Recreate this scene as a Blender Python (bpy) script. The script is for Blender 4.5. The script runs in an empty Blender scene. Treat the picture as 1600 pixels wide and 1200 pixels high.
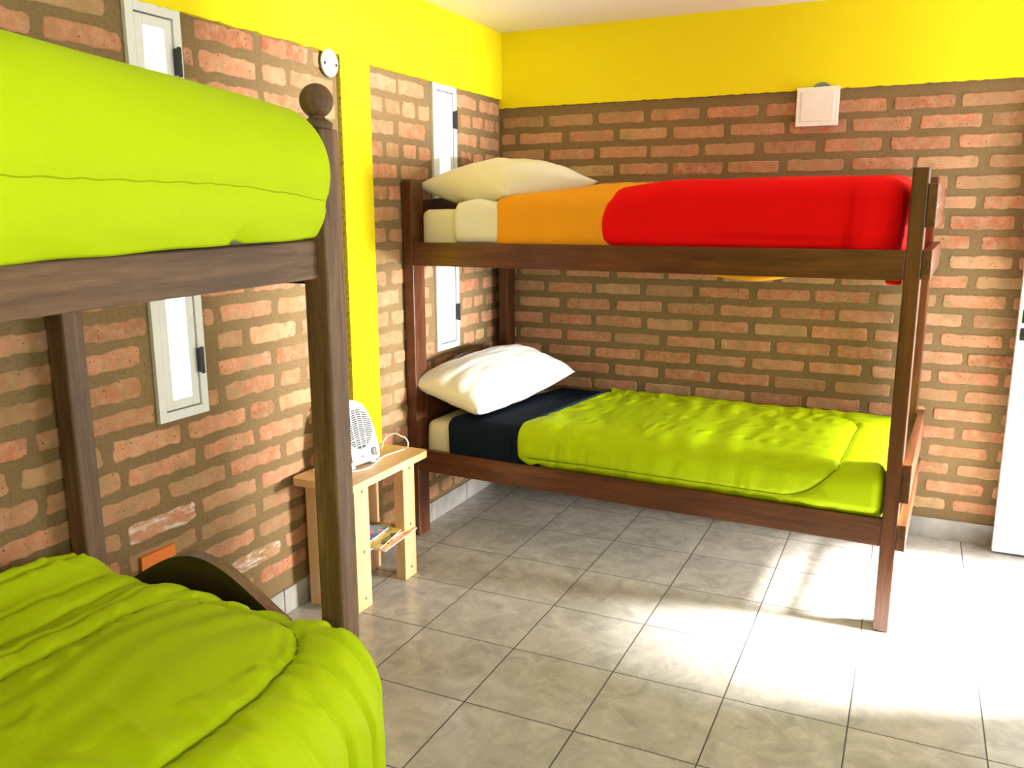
import bpy, bmesh, math, random
from mathutils import Vector, Matrix, Euler, noise
random.seed(7)
SC = bpy.context.scene
COL = SC.collection
PI = math.pi

# ------------------------------------------------------------------ helpers
def obj(name, bm, mat, parent=None, smooth=False, loc=None):
    me = bpy.data.meshes.new(name)
    bmesh.ops.recalc_face_normals(bm, faces=bm.faces)
    bm.to_mesh(me); bm.free()
    for m in (mat if isinstance(mat, (list, tuple)) else [mat]):
        me.materials.append(m)
    if smooth:
        for p in me.polygons: p.use_smooth = True
    o = bpy.data.objects.new(name, me)
    COL.objects.link(o)
    if parent: o.parent = parent
    if loc: o.location = loc
    return o

def tag(o, label, cat, group=None):
    o['label'] = label; o['category'] = cat
    if group: o['group'] = group
    return o

def thing(name, label, cat, loc=(0, 0, 0), rotz=0, group=None):
    o = bpy.data.objects.new(name, None); COL.objects.link(o)
    o.location = loc; o.rotation_euler = (0, 0, rotz)
    o.empty_display_size = .1
    return tag(o, label, cat, group)

def struct(o):
    o['kind'] = 'structure'; return o

def box(bm, x0, x1, y0, y1, z0, z1, bev=0, seg=2, mi=0, M=None):
    r = bmesh.ops.create_cube(bm, size=1)
    vs = r['verts']
    for v in vs:
        v.co = Vector(((x0+x1)/2+v.co.x*(x1-x0), (y0+y1)/2+v.co.y*(y1-y0), (z0+z1)/2+v.co.z*(z1-z0)))
    fs = list({f for v in vs for f in v.link_faces})
    if bev:
        es = list({e for v in vs for e in v.link_edges})
        rr = bmesh.ops.bevel(bm, geom=vs+es, offset=bev, segments=seg, affect='EDGES', profile=.6)
        fs = rr['faces']
        vs = list({v for f in fs for v in f.verts})
    if mi:
        for f in {f for v in vs for f in v.link_faces}: f.material_index = mi
    if M:
        for v in vs: v.co = M @ v.co
    return vs

def newbox(*a, **k):
    bm = bmesh.new(); box(bm, *a, **k); return bm

def lathe(bm, prof, cx, cy, cz, n=24, axis='z'):
    """prof: list of (r, h)"""
    rings = []
    for r, h in prof:
        ring = []
        for i in range(n):
            a = 2*PI*i/n
            if axis == 'z': p = (cx+r*math.cos(a), cy+r*math.sin(a), cz+h)
            elif axis == 'x': p = (cx+h, cy+r*math.cos(a), cz+r*math.sin(a))
            else: p = (cx+r*math.cos(a), cy+h, cz+r*math.sin(a))
            ring.append(bm.verts.new(p))
        rings.append(ring)
    for a, b in zip(rings, rings[1:]):
        for i in range(n):
            bm.faces.new((a[i], a[(i+1) % n], b[(i+1) % n], b[i]))
    bm.faces.new(rings[0]); bm.faces.new(rings[-1])

def tube(bm, pts, r, n=8, smooth_iter=3):
    P = [Vector(p) for p in pts]
    for _ in range(smooth_iter):      # chaikin
        Q = [P[0]]
        for a, b in zip(P, P[1:]):
            Q += [a*.75+b*.25, a*.25+b*.75]
        Q.append(P[-1]); P = Q
    rings = []; up = Vector((0, 0, 1))
    for i, p in enumerate(P):
        t = (P[min(i+1, len(P)-1)]-P[max(i-1, 0)]).normalized()
        s = t.cross(up)
        if s.length < .05: s = t.cross(Vector((1, 0, 0)))
        s.normalize(); w = s.cross(t)
        rings.append([bm.verts.new(p+r*(math.cos(2*PI*k/n)*s+math.sin(2*PI*k/n)*w)) for k in range(n)])
    for a, b in zip(rings, rings[1:]):
        for i in range(n): bm.faces.new((a[i], a[(i+1) % n], b[(i+1) % n], b[i]))
    bm.faces.new(rings[0]); bm.faces.new(rings[-1])

def prism(bm, outline, d0, d1, axis='y', bev=0):
    """outline: list of 2D points; axis y: (x,z) outline extruded in y; axis x: (y,z); axis z: (x,y)"""
    def P(p, d):
        return {'y': (p[0], d, p[1]), 'x': (d, p[0], p[1]), 'z': (p[0], p[1], d)}[axis]
    a = [bm.verts.new(P(p, d0)) for p in outline]
    b = [bm.verts.new(P(p, d1)) for p in outline]
    f0 = bm.faces.new(a); f1 = bm.faces.new(b)
    n = len(a)
    for i in range(n): bm.faces.new((a[i], a[(i+1) % n], b[(i+1) % n], b[i]))
    if bev:
        es = list(f0.edges)+list(f1.edges)
        bmesh.ops.bevel(bm, geom=es, offset=bev, segments=2, affect='EDGES', profile=.5)
    return a+b

def N(x, y, z): return noise.noise(Vector((x, y, z)))

def rbox(x0, x1, y0, y1, z0, z1, r, step=.015, disp=None, open_bottom=False, expo=1.0):
    """rounded box with a dense grid; disp(co, n) -> co; radii may be a tuple (rx, ry, rz)"""
    bm = bmesh.new()
    hx, hy, hz = (x1-x0)/2, (y1-y0)/2, (z1-z0)/2
    cx, cy, cz = (x0+x1)/2, (y0+y1)/2, (z0+z1)/2
    rx, ry, rz = (r, r, r) if not isinstance(r, tuple) else r
    cache = {}
    def vert(x, y, z):
        k = (round(x, 5), round(y, 5), round(z, 5))
        if k in cache: return cache[k]
        qx = max(-hx+rx, min(hx-rx, x)); qy = max(-hy+ry, min(hy-ry, y)); qz = max(-hz+rz, min(hz-rz, z))
        d = Vector(((x-qx)/rx, (y-qy)/ry, (z-qz)/rz))
        m = max(abs(d.x), abs(d.y), abs(d.z))
        if m > 1e-9:
            dn = d.normalized()
            # cube to sphere keeping angular spread
            co = Vector((qx+dn.x*rx, qy+dn.y*ry, qz+dn.z*rz)); n = Vector((dn.x/rx, dn.y/ry, dn.z/rz)).normalized()
        else:
            co = Vector((x, y, z)); n = Vector((0, 0, 1))
        co = co+Vector((cx, cy, cz))
        if disp: co = disp(co, n)
        v = bm.verts.new(co); cache[k] = v; return v
    def lin(h, s):
        n = max(2, int(round(2*h/s))); return [-h+2*h*i/n for i in range(n+1)]
    X, Y, Z = lin(hx, step), lin(hy, step), lin(hz, step)
    def face(a, b, c, d):
        vs = [vert(*a), vert(*b), vert(*c), vert(*d)]
        if len(set(vs)) == 4:
            try: bm.faces.new(vs)
            except ValueError: pass
    for i in range(len(X)-1):
        for j in range(len(Y)-1):
            face((X[i], Y[j], hz), (X[i+1], Y[j], hz), (X[i+1], Y[j+1], hz), (X[i], Y[j+1], hz))
            if not open_bottom: face((X[i], Y[j], -hz), (X[i], Y[j+1], -hz), (X[i+1], Y[j+1], -hz), (X[i+1], Y[j], -hz))
    for i in range(len(X)-1):
        for k in range(len(Z)-1):
            face((X[i], -hy, Z[k]), (X[i+1], -hy, Z[k]), (X[i+1], -hy, Z[k+1]), (X[i], -hy, Z[k+1]))
            face((X[i], hy, Z[k]), (X[i], hy, Z[k+1]), (X[i+1], hy, Z[k+1]), (X[i+1], hy, Z[k]))
    for j in range(len(Y)-1):
        for k in range(len(Z)-1):
            face((-hx, Y[j], Z[k]), (-hx, Y[j], Z[k+1]), (-hx, Y[j+1], Z[k+1]), (-hx, Y[j+1], Z[k]))
            face((hx, Y[j], Z[k]), (hx, Y[j+1], Z[k]), (hx, Y[j+1], Z[k+1]), (hx, Y[j], Z[k+1]))
    return bm

# ------------------------------------------------------------------ materials
class NT:
    def __init__(s, name):
        s.m = bpy.data.materials.new(name); s.m.use_nodes = True
        s.t = s.m.node_tree; s.n = s.t.nodes; s.l = s.t.links
        s.b = s.n['Principled BSDF']
    def node(s, typ, **k):
        x = s.n.new(typ)
        for a, v in k.items():
            if a.startswith('i_'):
                x.inputs[a[2:].replace('_', ' ')].default_value = v
            else: setattr(x, a, v)
        return x
    def link(s, a, b): s.l.new(a, b)
    def coord(s, out='Object', scale=(1, 1, 1)):
        tc = s.node('ShaderNodeTexCoord'); mp = s.node('ShaderNodeMapping'); mp.inputs['Scale'].default_value = scale
        s.link(tc.outputs[out], mp.inputs['Vector']); return mp.outputs[0]
    def noise(s, vec, scale, detail=4, rough=.5, dist=0):
        n = s.node('ShaderNodeTexNoise'); n.inputs['Scale'].default_value = scale; n.inputs['Detail'].default_value = detail
        n.inputs['Roughness'].default_value = rough; n.inputs['Distortion'].default_value = dist
        s.link(vec, n.inputs['Vector']); return n.outputs['Fac']
    def ramp(s, fac, stops):
        r = s.node('ShaderNodeValToRGB'); e = r.color_ramp.elements
        while len(e) < len(stops): e.new(.5)
        for i, (p, c) in enumerate(stops):
            e[i].position = p; e[i].color = (c[0], c[1], c[2], 1) if not isinstance(c, (int, float)) else (c, c, c, 1)
        s.link(fac, r.inputs[0]); return r.outputs[0]
    def mix(s, fac, a, b, mode='MIX'):
        m = s.node('ShaderNodeMix', data_type='RGBA', blend_type=mode)
        for src, i in ((fac, 0), (a, 6), (b, 7)):
            if isinstance(src, (int, float)): m.inputs[i].default_value = src
            elif isinstance(src, tuple): m.inputs[i].default_value = (*src, 1) if len(src) == 3 else src
            else: s.link(src, m.inputs[i])
        return m.outputs[2]
    def math(s, op, a, b=None, c=None, clamp=False):
        m = s.node('ShaderNodeMath', operation=op, use_clamp=clamp)
        for i, v in enumerate((a, b, c)):
            if v is None: continue
            if isinstance(v, (int, float)): m.inputs[i].default_value = v
            else: s.link(v, m.inputs[i])
        return m.outputs[0]
    def bump(s, h, strength=.3, dist=.01):
        b = s.node('ShaderNodeBump'); b.inputs['Strength'].default_value = strength; b.inputs['Distance'].default_value = dist
        s.link(h, b.inputs['Height']); s.link(b.outputs[0], s.b.inputs['Normal'])
    def base(s, v):
        if isinstance(v, tuple): s.b.inputs['Base Color'].default_value = (*v, 1)
        else: s.link(v, s.b.inputs['Base Color'])
    def set(s, **k):
        for a, v in k.items(): s.b.inputs[a.replace('_', ' ')].default_value = v

def plain(name, col, rough=.5, metal=0, noise_amt=.06, nscale=30, bump=.05):
    t = NT(name); v = t.coord()
    n = t.noise(v, nscale, 3)
    c = t.mix(n, tuple(x*(1-noise_amt) for x in col), tuple(min(1, x*(1+noise_amt)) for x in col))
    t.base(c); t.set(Roughness=rough, Metallic=metal)
    if bump: t.bump(n, bump, .003)
    return t.m

def wood(name, dark, light, axis, rough=.4, scale=1.0, knots=False, coat=0):
    t = NT(name)
    st = {'x': (1.2, 14, 14), 'y': (14, 1.2, 14), 'z': (14, 14, 1.2)}[axis]
    v = t.coord(scale=tuple(a*scale for a in st))
    n1 = t.noise(v, 2.2, 6, .6, .6)
    n2 = t.noise(v, 9, 4, .6)
    v3 = t.coord(scale=(1, 1, 1)); n3 = t.noise(v3, 3.5, 3)
    f = t.math('ADD', t.math('MULTIPLY', n1, .7), t.math('MULTIPLY', n2, .3))
    c = t.ramp(f, [(.32, dark), (.5, tuple((a+b)/2 for a, b in zip(dark, light))), (.66, light)])
    c = t.mix(t.ramp(n3, [(.35, 0.0), (.7, .45)]), c, dark)
    if knots:
        vo = t.node('ShaderNodeTexVoronoi'); vo.inputs['Scale'].default_value = 3.1
        t.link(t.coord(scale=tuple(.45 if a < 5 else 1.4 for a in st)), vo.inputs['Vector'])
        c = t.mix(t.ramp(vo.outputs['Distance'], [(.03, .8), (.085, 0.0)]), c, tuple(x*.35 for x in dark))
    t.base(c); t.set(Roughness=rough)
    if coat: t.set(Coat_Weight=coat, Coat_Roughness=.2)
    t.bump(f, .25, .002)
    return t.m

def fabric(name, col, rough=.75, weave=260, sheen=.1, sc=None, bump=.12, vary=.06):
    t = NT(name); v = t.coord()
    n = t.noise(v, weave, 2); n2 = t.noise(v, 5, 3)
    c = t.mix(n2, tuple(x*(1-vary) for x in col), tuple(min(1, x*(1+vary)) for x in col))
    t.base(c); t.set(Roughness=rough, Sheen_Weight=0.0, Specular_IOR_Level=.12)
    t.bump(n, bump, .0015)
    return t.m

M = {}
RD, RL = (.038, .010, .004), (.20, .062, .020)
for a in 'xyz':
    M['red_'+a] = wood('reddish varnished wood '+a, RD, RL, a, .35, coat=.25)
    M['old_'+a] = wood('worn brown wood '+a, (.050, .022, .010), (.27, .15, .075), a, .55, knots=True)
    M['pine_'+a] = wood('pale pine '+a, (.62, .38, .17), (.80, .57, .31), a, .5)
M['dark'] = wood('dark shaded board', (.012, .006, .004), (.04, .018, .01), 'x', .35)  # shade of the camera-facing board side, put into the wood colour
M['edge'] = wood('worn board edge', (.10, .05, .025), (.26, .15, .08), 'x', .4)
M['lime'] = fabric('lime cotton', (.48, .66, .003), .62, vary=.04)
M['thread'] = fabric('dark lime seam thread', (.16, .24, .002), .8)
M['thread_soft'] = fabric('lime seam thread', (.33, .45, .002), .8)
M['navy'] = fabric('navy fleece', (.006, .013, .026), .95, 180, .0)
M['red'] = fabric('red fleece', (.80, .002, .003), .85, 200, .1)
M['orange'] = fabric('orange knitted blanket', (.86, .36, .018), .85, 160, .1, bump=.3)
M['cream'] = fabric('cream sheet cotton', (.80, .76, .60), .75)
M['white_cloth'] = fabric('white pillow cotton', (.86, .84, .80), .75)
M['white_plastic'] = plain('white plastic', (.62, .63, .65), .35, bump=0)
M['cord'] = plain('white cord plastic', (.86, .84, .78), .4, bump=0)
M['grey_plastic'] = plain('grey plastic', (.20, .21, .21), .4, bump=0)
M['dark_inner'] = plain('dark plastic interior', (.03, .03, .035), .6, bump=0)
M['red_led'] = plain('red plastic', (.6, .02, .02), .3, bump=0)
M['alu'] = plain('white lacquered aluminium', (.80, .82, .84), .35, bump=0)
M['gasket'] = plain('black rubber gasket', (.02, .02, .022), .6, bump=0)
M['black'] = plain('black metal hinge', (.015, .016, .018), .35, bump=0)
M['steel'] = plain('brushed steel', (.5, .5, .5), .3, 1, bump=0)
M['cover_plate'] = plain('aged ivory plastic', (.62, .60, .46), .5, bump=.02)
M['plate_grey'] = plain('grey painted metal plate', (.22, .23, .20), .6, bump=.02)
M['lamp_white'] = plain('white lamp plastic', (.95, .93, .92), .4, bump=0)
M['lamp_diff'] = plain('opal diffuser', (.93, .88, .86), .5, bump=0)
M['door_white'] = plain('white door paint', (.86, .87, .90), .35, noise_amt=.01, bump=0)
M['orange_card'] = plain('orange card', (.85, .20, .01), .55, bump=0)
M['white_card'] = plain('white card', (.85, .83, .75), .55, bump=0)
M['page'] = plain('paper page edges', (.80, .74, .62), .8, bump=0)

def mk_ceiling():
    t = NT('white ceiling paint'); v = t.coord(); n = t.noise(v, 60, 3)
    t.base((.88, .85, .84)); t.set(Roughness=.85); t.bump(n, .08, .003); return t.m
def mk_yellow():
    t = NT('yellow wall paint'); v = t.coord(); n = t.noise(v, 70, 4); n2 = t.noise(v, 2.5, 3)
    t.base(t.mix(n2, (.88, .74, .006), (.92, .80, .010))); t.set(Roughness=.6, Specular_IOR_Level=.2); t.bump(n, .18, .003); return t.m
def mk_yellow_edge():
    t = NT('yellow paint ragged edge'); v = t.coord(); n = t.noise(v, 60, 4)
    t.base(t.mix(t.ramp(n, [(.48, 0.), (.62, 1.)]), (.62, .52, .02), (.30, .24, .06))); t.set(Roughness=.8); return t.m
def mk_mortar():
    t = NT('olive brown mortar'); v = t.coord(); n = t.noise(v, 90, 6, .6); n2 = t.noise(v, 3, 4); n3 = t.noise(v, 24, 5, .65)
    c = t.mix(n2, (.195, .130, .060), (.285, .195, .098))
    c = t.mix(t.ramp(n3, [(.60, 0.), (.72, .5)]), c, (.40, .20, .12))
    c = t.mix(t.ramp(n, [(.35, .35), (.5, 0.)]), c, (.12, .08, .04))
    t.base(c); t.set(Roughness=.95, Specular_IOR_Level=.15); t.bump(t.math('ADD', n, n3), .5, .004); return t.m
def mk_brick():
    t = NT('common clay brick'); v = t.coord(); at = t.node('ShaderNodeAttribute', attribute_name='bcol')
    sp = t.node('ShaderNodeSeparateColor'); t.link(at.outputs['Color'], sp.inputs[0])
    r, g = sp.outputs[0], sp.outputs[1]
    c = t.ramp(r, [(0, (.38, .125, .06)), (.35, (.53, .20, .105)), (.7, (.62, .28, .16)), (.88, (.58, .34, .18)), (1, (.52, .37, .17))])
    n = t.noise(v, 22, 6, .65); n2 = t.noise(v, 130, 4, .7); n4 = t.noise(v, 9, 5, .6)
    c = t.mix(t.ramp(n, [(.40, 0.), (.68, .75)]), c, (.64, .40, .27))
    c = t.mix(t.ramp(n4, [(.47, 0.), (.64, .7)]), c, (.34, .235, .12))
    c = t.mix(t.ramp(n2, [(.30, .85), (.40, 0.)]), c, (.08, .035, .02))
    vo = t.node('ShaderNodeTexVoronoi'); vo.inputs['Scale'].default_value = 34; t.link(v, vo.inputs['Vector'])
    c = t.mix(t.ramp(vo.outputs['Distance'], [(.07, .9), (.13, 0.)]), c, (.06, .03, .02))
    # edge smear of mortar
    c = t.mix(t.math('MULTIPLY', g, .75), c, (.36, .25, .13))
    nw = t.noise(t.coord(scale=(1, .6, 2.2)), 16, 5, .7)
    c = t.mix(t.math('MULTIPLY', sp.outputs[2], t.ramp(nw, [(.50, 0.), (.60, .85)])), c, (.75, .70, .66))
    t.base(c); t.set(Roughness=.92, Specular_IOR_Level=.15); t.bump(t.math('ADD', n2, t.math('MULTIPLY', n, .8)), .5, .004); return t.m
TX, TY, TT = .9339, -2.1915, .375
def mk_floor():
    t = NT('grey marbled floor tile')
    tc = t.node('ShaderNodeTexCoord'); sp = t.node('ShaderNodeSeparateXYZ'); t.link(tc.outputs['Object'], sp.inputs[0])
    u = t.math('DIVIDE', t.math('SUBTRACT', sp.outputs[0], TX), TT)
    w = t.math('DIVIDE', t.math('SUBTRACT', sp.outputs[1], TY), TT)
    fu = t.math('ABSOLUTE', t.math('SUBTRACT', u, t.math('ROUND', u)))
    fw = t.math('ABSOLUTE', t.math('SUBTRACT', w, t.math('ROUND', w)))
    d = t.math('MINIMUM', fu, fw)
    grout = t.ramp(d, [(.0040, 1.), (.0075, 0.)])
    # per tile shift of the marbling
    cu, cw = t.math('FLOOR', u), t.math('FLOOR', w)
    cb = t.node('ShaderNodeCombineXYZ'); t.link(t.math('MULTIPLY', cu, 3.7), cb.inputs[0]); t.link(t.math('MULTIPLY', cw, 5.3), cb.inputs[1])
    t.link(t.math('ADD', t.math('MULTIPLY', cu, 1.9), cw), cb.inputs[2])
    va = t.node('ShaderNodeVectorMath', operation='ADD'); t.link(tc.outputs['Object'], va.inputs[0]); t.link(cb.outputs[0], va.inputs[1])
    n = t.noise(va.outputs[0], 6, 6, .6, 1.2); n2 = t.noise(va.outputs[0], 17, 5, .6, .8)
    c = t.ramp(n, [(.32, (.36, .34, .31)), (.5, (.45, .435, .40)), (.68, (.54, .52, .48))])
    c = t.mix(t.ramp(n2, [(.52, 0.), (.70, .5)]), c, (.64, .62, .57))
    c = t.mix(grout, c, (.055, .05, .045))
    t.base(c)
    r = t.math('ADD', t.math('MULTIPLY', n2, .12), .17)
    t.link(t.math('MAXIMUM', r, t.math('MULTIPLY', grout, .8)), t.b.inputs['Roughness'])
    t.bump(t.math('ADD', t.math('MULTIPLY', grout, -1.0), t.math('MULTIPLY', n, .04)), .35, .002)
    return t.m
def mk_skirt():
    t = NT('grey tile skirting')
    tc = t.node('ShaderNodeTexCoord'); sp = t.node('ShaderNodeSeparateXYZ'); t.link(tc.outputs['Object'], sp.inputs[0])
    s = t.math('DIVIDE', t.math('SUBTRACT', t.math('ADD', sp.outputs[0], sp.outputs[1]), TX+.12), TT)
    f = t.math('ABSOLUTE', t.math('SUBTRACT', s, t.math('ROUND', s)))
    n = t.noise(tc.outputs['Object'], 8, 5)
    c = t.ramp(n, [(.35, (.30, .28, .26)), (.65, (.44, .42, .40))])
    c = t.mix(t.ramp(f, [(.006, 1.), (.011, 0.)]), c, (.10, .09, .08))
    t.base(c); t.set(Roughness=.3); return t.m
def mk_glass():
    t = NT('frosted window glass'); t.base((.9, .93, .96)); t.set(Roughness=.25)
    tr = t.node('ShaderNodeBsdfTranslucent'); tr.inputs[0].default_value = (.93, .96, 1, 1)
    mx = t.node('ShaderNodeMixShader'); mx.inputs[0].default_value = .35
    tp = t.node('ShaderNodeBsdfTransparent'); tp.inputs[0].default_value = (.95, .97, 1, 1)
    t.link(tp.outputs[0], mx.inputs[1]); t.link(tr.outputs[0], mx.inputs[2])
    t.link(mx.outputs[0], t.n['Material Output'].inputs['Surface']); return t.m
def mk_mag(name, cols, scale, seed):
    t = NT(name); v = t.coord(scale=(1, 1, 1))
    vo = t.node('ShaderNodeTexVoronoi'); vo.inputs['Scale'].default_value = scale
    mp = t.node('ShaderNodeMapping'); mp.inputs['Location'].default_value = (seed, seed*1.7, 0); t.link(v, mp.inputs[0]); t.link(mp.outputs[0], vo.inputs['Vector'])
    sc = t.node('ShaderNodeSeparateColor'); t.link(vo.outputs['Color'], sc.inputs[0])
    r = t.node('ShaderNodeValToRGB'); r.color_ramp.interpolation = 'CONSTANT'; e = r.color_ramp.elements
    while len(e) < len(cols): e.new(.5)
    for i, c in enumerate(cols): e[i].position = i/len(cols); e[i].color = (*c, 1)
    t.link(sc.outputs[0], r.inputs[0]); t.base(r.outputs[0]); t.set(Roughness=.3); return t.m
M['ceil'] = mk_ceiling(); M['yellow'] = mk_yellow(); M['yellow_edge'] = mk_yellow_edge(); M['mortar'] = mk_mortar(); M['brick'] = mk_brick()
M['floor'] = mk_floor(); M['skirt'] = mk_skirt(); M['glass'] = mk_glass()
M['plain_wall'] = plain('plain cream wall plaster', (.78, .72, .55), .8, bump=.1)

# ------------------------------------------------------------------ room
XR, YF, H = 3.32, -5.9, 2.488          # right wall, front wall (behind the camera), ceiling
BZ, LZ = 2.10, 2.145                    # top of the brick on the back / left wall
TW = .16
DOOR = (-1.30, -.14, 2.05)              # doorway in the right wall: y0, y1, top
WINS = [(-2.480, -2.272, .888, 2.155), (-.742, -.512, .863, 2.146)]

fl = struct(obj('floor', newbox(-TW, XR+TW, YF-TW, TW, -.1, 0), M['floor']))
ce = struct(obj('ceiling', newbox(-TW, XR+TW, YF-TW, TW, H, H+.12), M['ceil']))

def wall_panels(bm, rects, place, mi=0):
    for (a0, a1, z0, z1) in rects:
        place(bm, a0, a1, z0, z1, mi)

def holes(a0, a1, z0, z1, ops):
    """split rectangle around openings (sorted along a)"""
    out = []; cur = a0
    for (b0, b1, w0, w1) in sorted(ops):
        out.append((cur, b0, z0, z1))
        if w0 > z0: out.append((b0, b1, z0, w0))
        if w1 < z1: out.append((b0, b1, w1, z1))
        cur = b1
    out.append((cur, a1, z0, z1)); return out

def bricks(bm, layer, rows, P, mi, amp=1.0, sm=(0, 0, .08, .15, .35, .6)):
    """rows: list of (a0,a1,z0,z1); P(a,z,h) -> 3D. Irregular slabs with worn corners"""
    for (a0, a1, z0, z1) in rows:
        w, h = a1-a0, z1-z0
        if w < .03 or h < .02: continue
        cr = min(.012, h*.25, w*.25); pts = []
        seed = random.random()*100
        nx = max(3, int(w/.022)); nz = 3
        def add(a, z): 
            k = 1.0
            pts.append((a+amp*(.0045*N(a*28, z*28, seed)+.002*N(a*90, z*90, seed)), z+amp*(.0050*N(a*28+9, z*28, seed)+.0025*N(a*90+5, z*90, seed))))
        for i in range(nx+1): add(a0+cr+(w-2*cr)*i/nx, z0)
        add(a1-cr*.25, z0+cr*.25)
        for i in range(nz+1): add(a1, z0+cr+(h-2*cr)*i/nz)
        add(a1-cr*.25, z1-cr*.25)
        for i in range(nx+1): add(a1-cr-(w-2*cr)*i/nx, z1)
        add(a0+cr*.25, z1-cr*.25)
        for i in range(nz+1): add(a0, z1-cr-(h-2*cr)*i/nz)
        add(a0+cr*.25, z0+cr*.25)
        ca, cz = (a0+a1)/2, (z0+z1)/2
        wh = 1.0 if any(abs(ca-sa_) < .13 and abs(cz-sz_) < .045 for sa_, sz_ in ((-2.20, .33), (-2.56, .53))) and P(0, 0, 1)[0] == 1 else 0.0
        hh = random.uniform(.002, .0045); r = min(1, max(0, random.gauss(.45, .22))); smear = random.choice(sm)
        rings = []
        for sh, ht, g in ((0, -.002, min(1, smear+.35)), (.0015, hh*.6, min(1, smear+.2)), (.006, hh, smear)):
            ring = []
            for (a, z) in pts:
                da, dz = a-ca, z-cz
                a2 = a-(sh if da > 0 else -sh)*min(1, abs(da)/(w/2)); z2 = z-(sh if dz > 0 else -sh)*min(1, abs(dz)/(h/2))
                v = bm.verts.new(P(a2, z2, ht)); v[layer] = (r, g, wh, 1); ring.append(v)
            rings.append(ring)
        n = len(pts)
        for A, B in zip(rings, rings[1:]):
            for i in range(n):
                f = bm.faces.new((A[i], A[(i+1) % n], B[(i+1) % n], B[i])); f.material_index = mi; f.smooth = True
        f = bm.faces.new(rings[-1]); f.material_index = mi

def clip(rows, ops, m=.012):
    out = []
    for (a0, a1, z0, z1) in rows:
        segs = [(a0, a1)]
        for (b0, b1, w0, w1) in ops:
            if z1 > w0-m and z0 < w1+m:
                ns = []
                for s0, s1 in segs:
                    if s1 <= b0-m or s0 >= b1+m: ns.append((s0, s1)); continue
                    if s0 < b0-m: ns.append((s0, b0-m))
                    if s1 > b1+m: ns.append((b1+m, s1))
                segs = ns
        out += [(s0, s1, z0, z1) for s0, s1 in segs if s1-s0 > .035]
    return out

def ragged(bm, a0, a1, z0, z1, P, t0, t1, edges='', mi=0, mie=1, step=.02, amp=.004):
    """a painted plaster panel proud of the wall with ragged sides in 'edges' (l r b)"""
    na = max(1, int((a1-a0)/step)); nz = max(1, int((z1-z0)/step))
    pts = []
    def j(a, z, s): return amp*N(a*30, z*30, s)+amp*.8*N(a*95, z*95, s+4)
    for i in range(na+1):
        a = a0+(a1-a0)*i/na; pts.append((a, z0+(j(a, z0, 1) if 'b' in edges and 0 < i < na else 0)))
    for i in range(1, nz):
        z = z0+(z1-z0)*i/nz; pts.append((a1+(j(a1, z, 2) if 'r' in edges else 0), z))
    pts += [(a1, z1), (a0, z1)]
    for i in range(nz-1, 0, -1):
        z = z0+(z1-z0)*i/nz; pts.append((a0+(j(a0, z, 3) if 'l' in edges else 0), z))
    A = [bm.verts.new(P(a, z, t0)) for a, z in pts]; B = [bm.verts.new(P(a, z, t1)) for a, z in pts]
    f = bm.faces.new(B); f.material_index = mi
    n = len(pts)
    for i in range(n):
        f = bm.faces.new((A[i], A[(i+1) % n], B[(i+1) % n], B[i])); f.material_index = mie

# back wall (y = 0)
bm = bmesh.new(); layer = bm.verts.layers.float_color.new('bcol')
box(bm, -TW, XR+TW, 0, TW, 0, H)
rows = []; PB = .0881
Pb = lambda a, z, h: (a, -h, z)
for k in range(22):
    zc = 2.022-k*PB
    z0, z1 = zc-.0285, zc+.0285
    st, per = ((.298, .2805) if k % 2 == 0 else (.407, .2825))
    j = -2
    while True:
        a0 = st+j*per+random.uniform(-.006, .006); j += 1
        a1 = a0+.252+random.uniform(-.010, .006)
        if a0 > XR: break
        a0c, a1c = max(a0, .012), min(a1, XR-.01)
        if a1c-a0c > .04: rows.append((a0c, a1c, z0+random.uniform(-.002, .002), z1+random.uniform(-.002, .002)))
bricks(bm, layer, rows, Pb, 1)
ragged(bm, 0, XR, BZ, H, Pb, -.002, .010, 'b', 2, 3)
struct(obj('wall_back', bm, [M['mortar'], M['brick'], M['yellow'], M['yellow_edge']]))

# left wall (x = 0) with two slit windows and the yellow pilaster
bm = bmesh.new(); layer = bm.verts.layers.float_color.new('bcol')
ops = [(y0+.028, y1-.028, z0+.028, z1-.028) for (y0, y1, z0, z1) in WINS]
for (a0, a1, z0, z1) in holes(YF-TW, 0, 0, H, ops): box(bm, -TW, 0, a0, a1, z0, z1)
Pl = lambda a, z, h: (h, a, z)
PY0, PY1 = -1.466, -1.264
rows = []
for k in range(22):                      # part right of the pilaster: stretchers and headers in turn
    zc = 2.092-k*.0925
    if zc < .13: break
    z0, z1 = zc-.031, zc+.031
    if k % 2: per, L, st = .135, .108, PY1+.012+random.uniform(-.02, 0)
    else: per, L, st = .262, .228, PY1-.012-random.choice([0, .01])
    a = st
    while a < -.02:
        a0, a1 = max(a, PY1+.012), min(a+L+random.uniform(-.012, .012), -.015)
        if a1-a0 > .035: rows.append((a0, a1, z0+random.uniform(-.003, .003), z1+random.uniform(-.003, .003)))
        a += per+random.uniform(-.008, .008)
for k in range(22):                      # part left of the pilaster: running bond
    zc = 2.118-k*.0915
    if zc < .13: break
    z0, z1 = zc-.029, zc+.029
    a = PY0-.03-(0 if k % 2 else .145)
    if not k % 2: rows.append((PY0-.03-.115, PY0-.022, z0, z1))
    while a > YF:
        L = .262+random.uniform(-.02, .012)
        if random.random() < .12: L = .12
        rows.append((a-L, a, z0+random.uniform(-.003, .003), z1+random.uniform(-.003, .003)))
        a -= L+.03+random.uniform(-.006, .01)
rows = clip([r for r in rows], [(y0, y1, z0, z1) for (y0, y1, z0, z1) in WINS])
bricks(bm, layer, rows, Pl, 1, 1.7, (0, .1, .2, .35, .5, .75))
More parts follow.
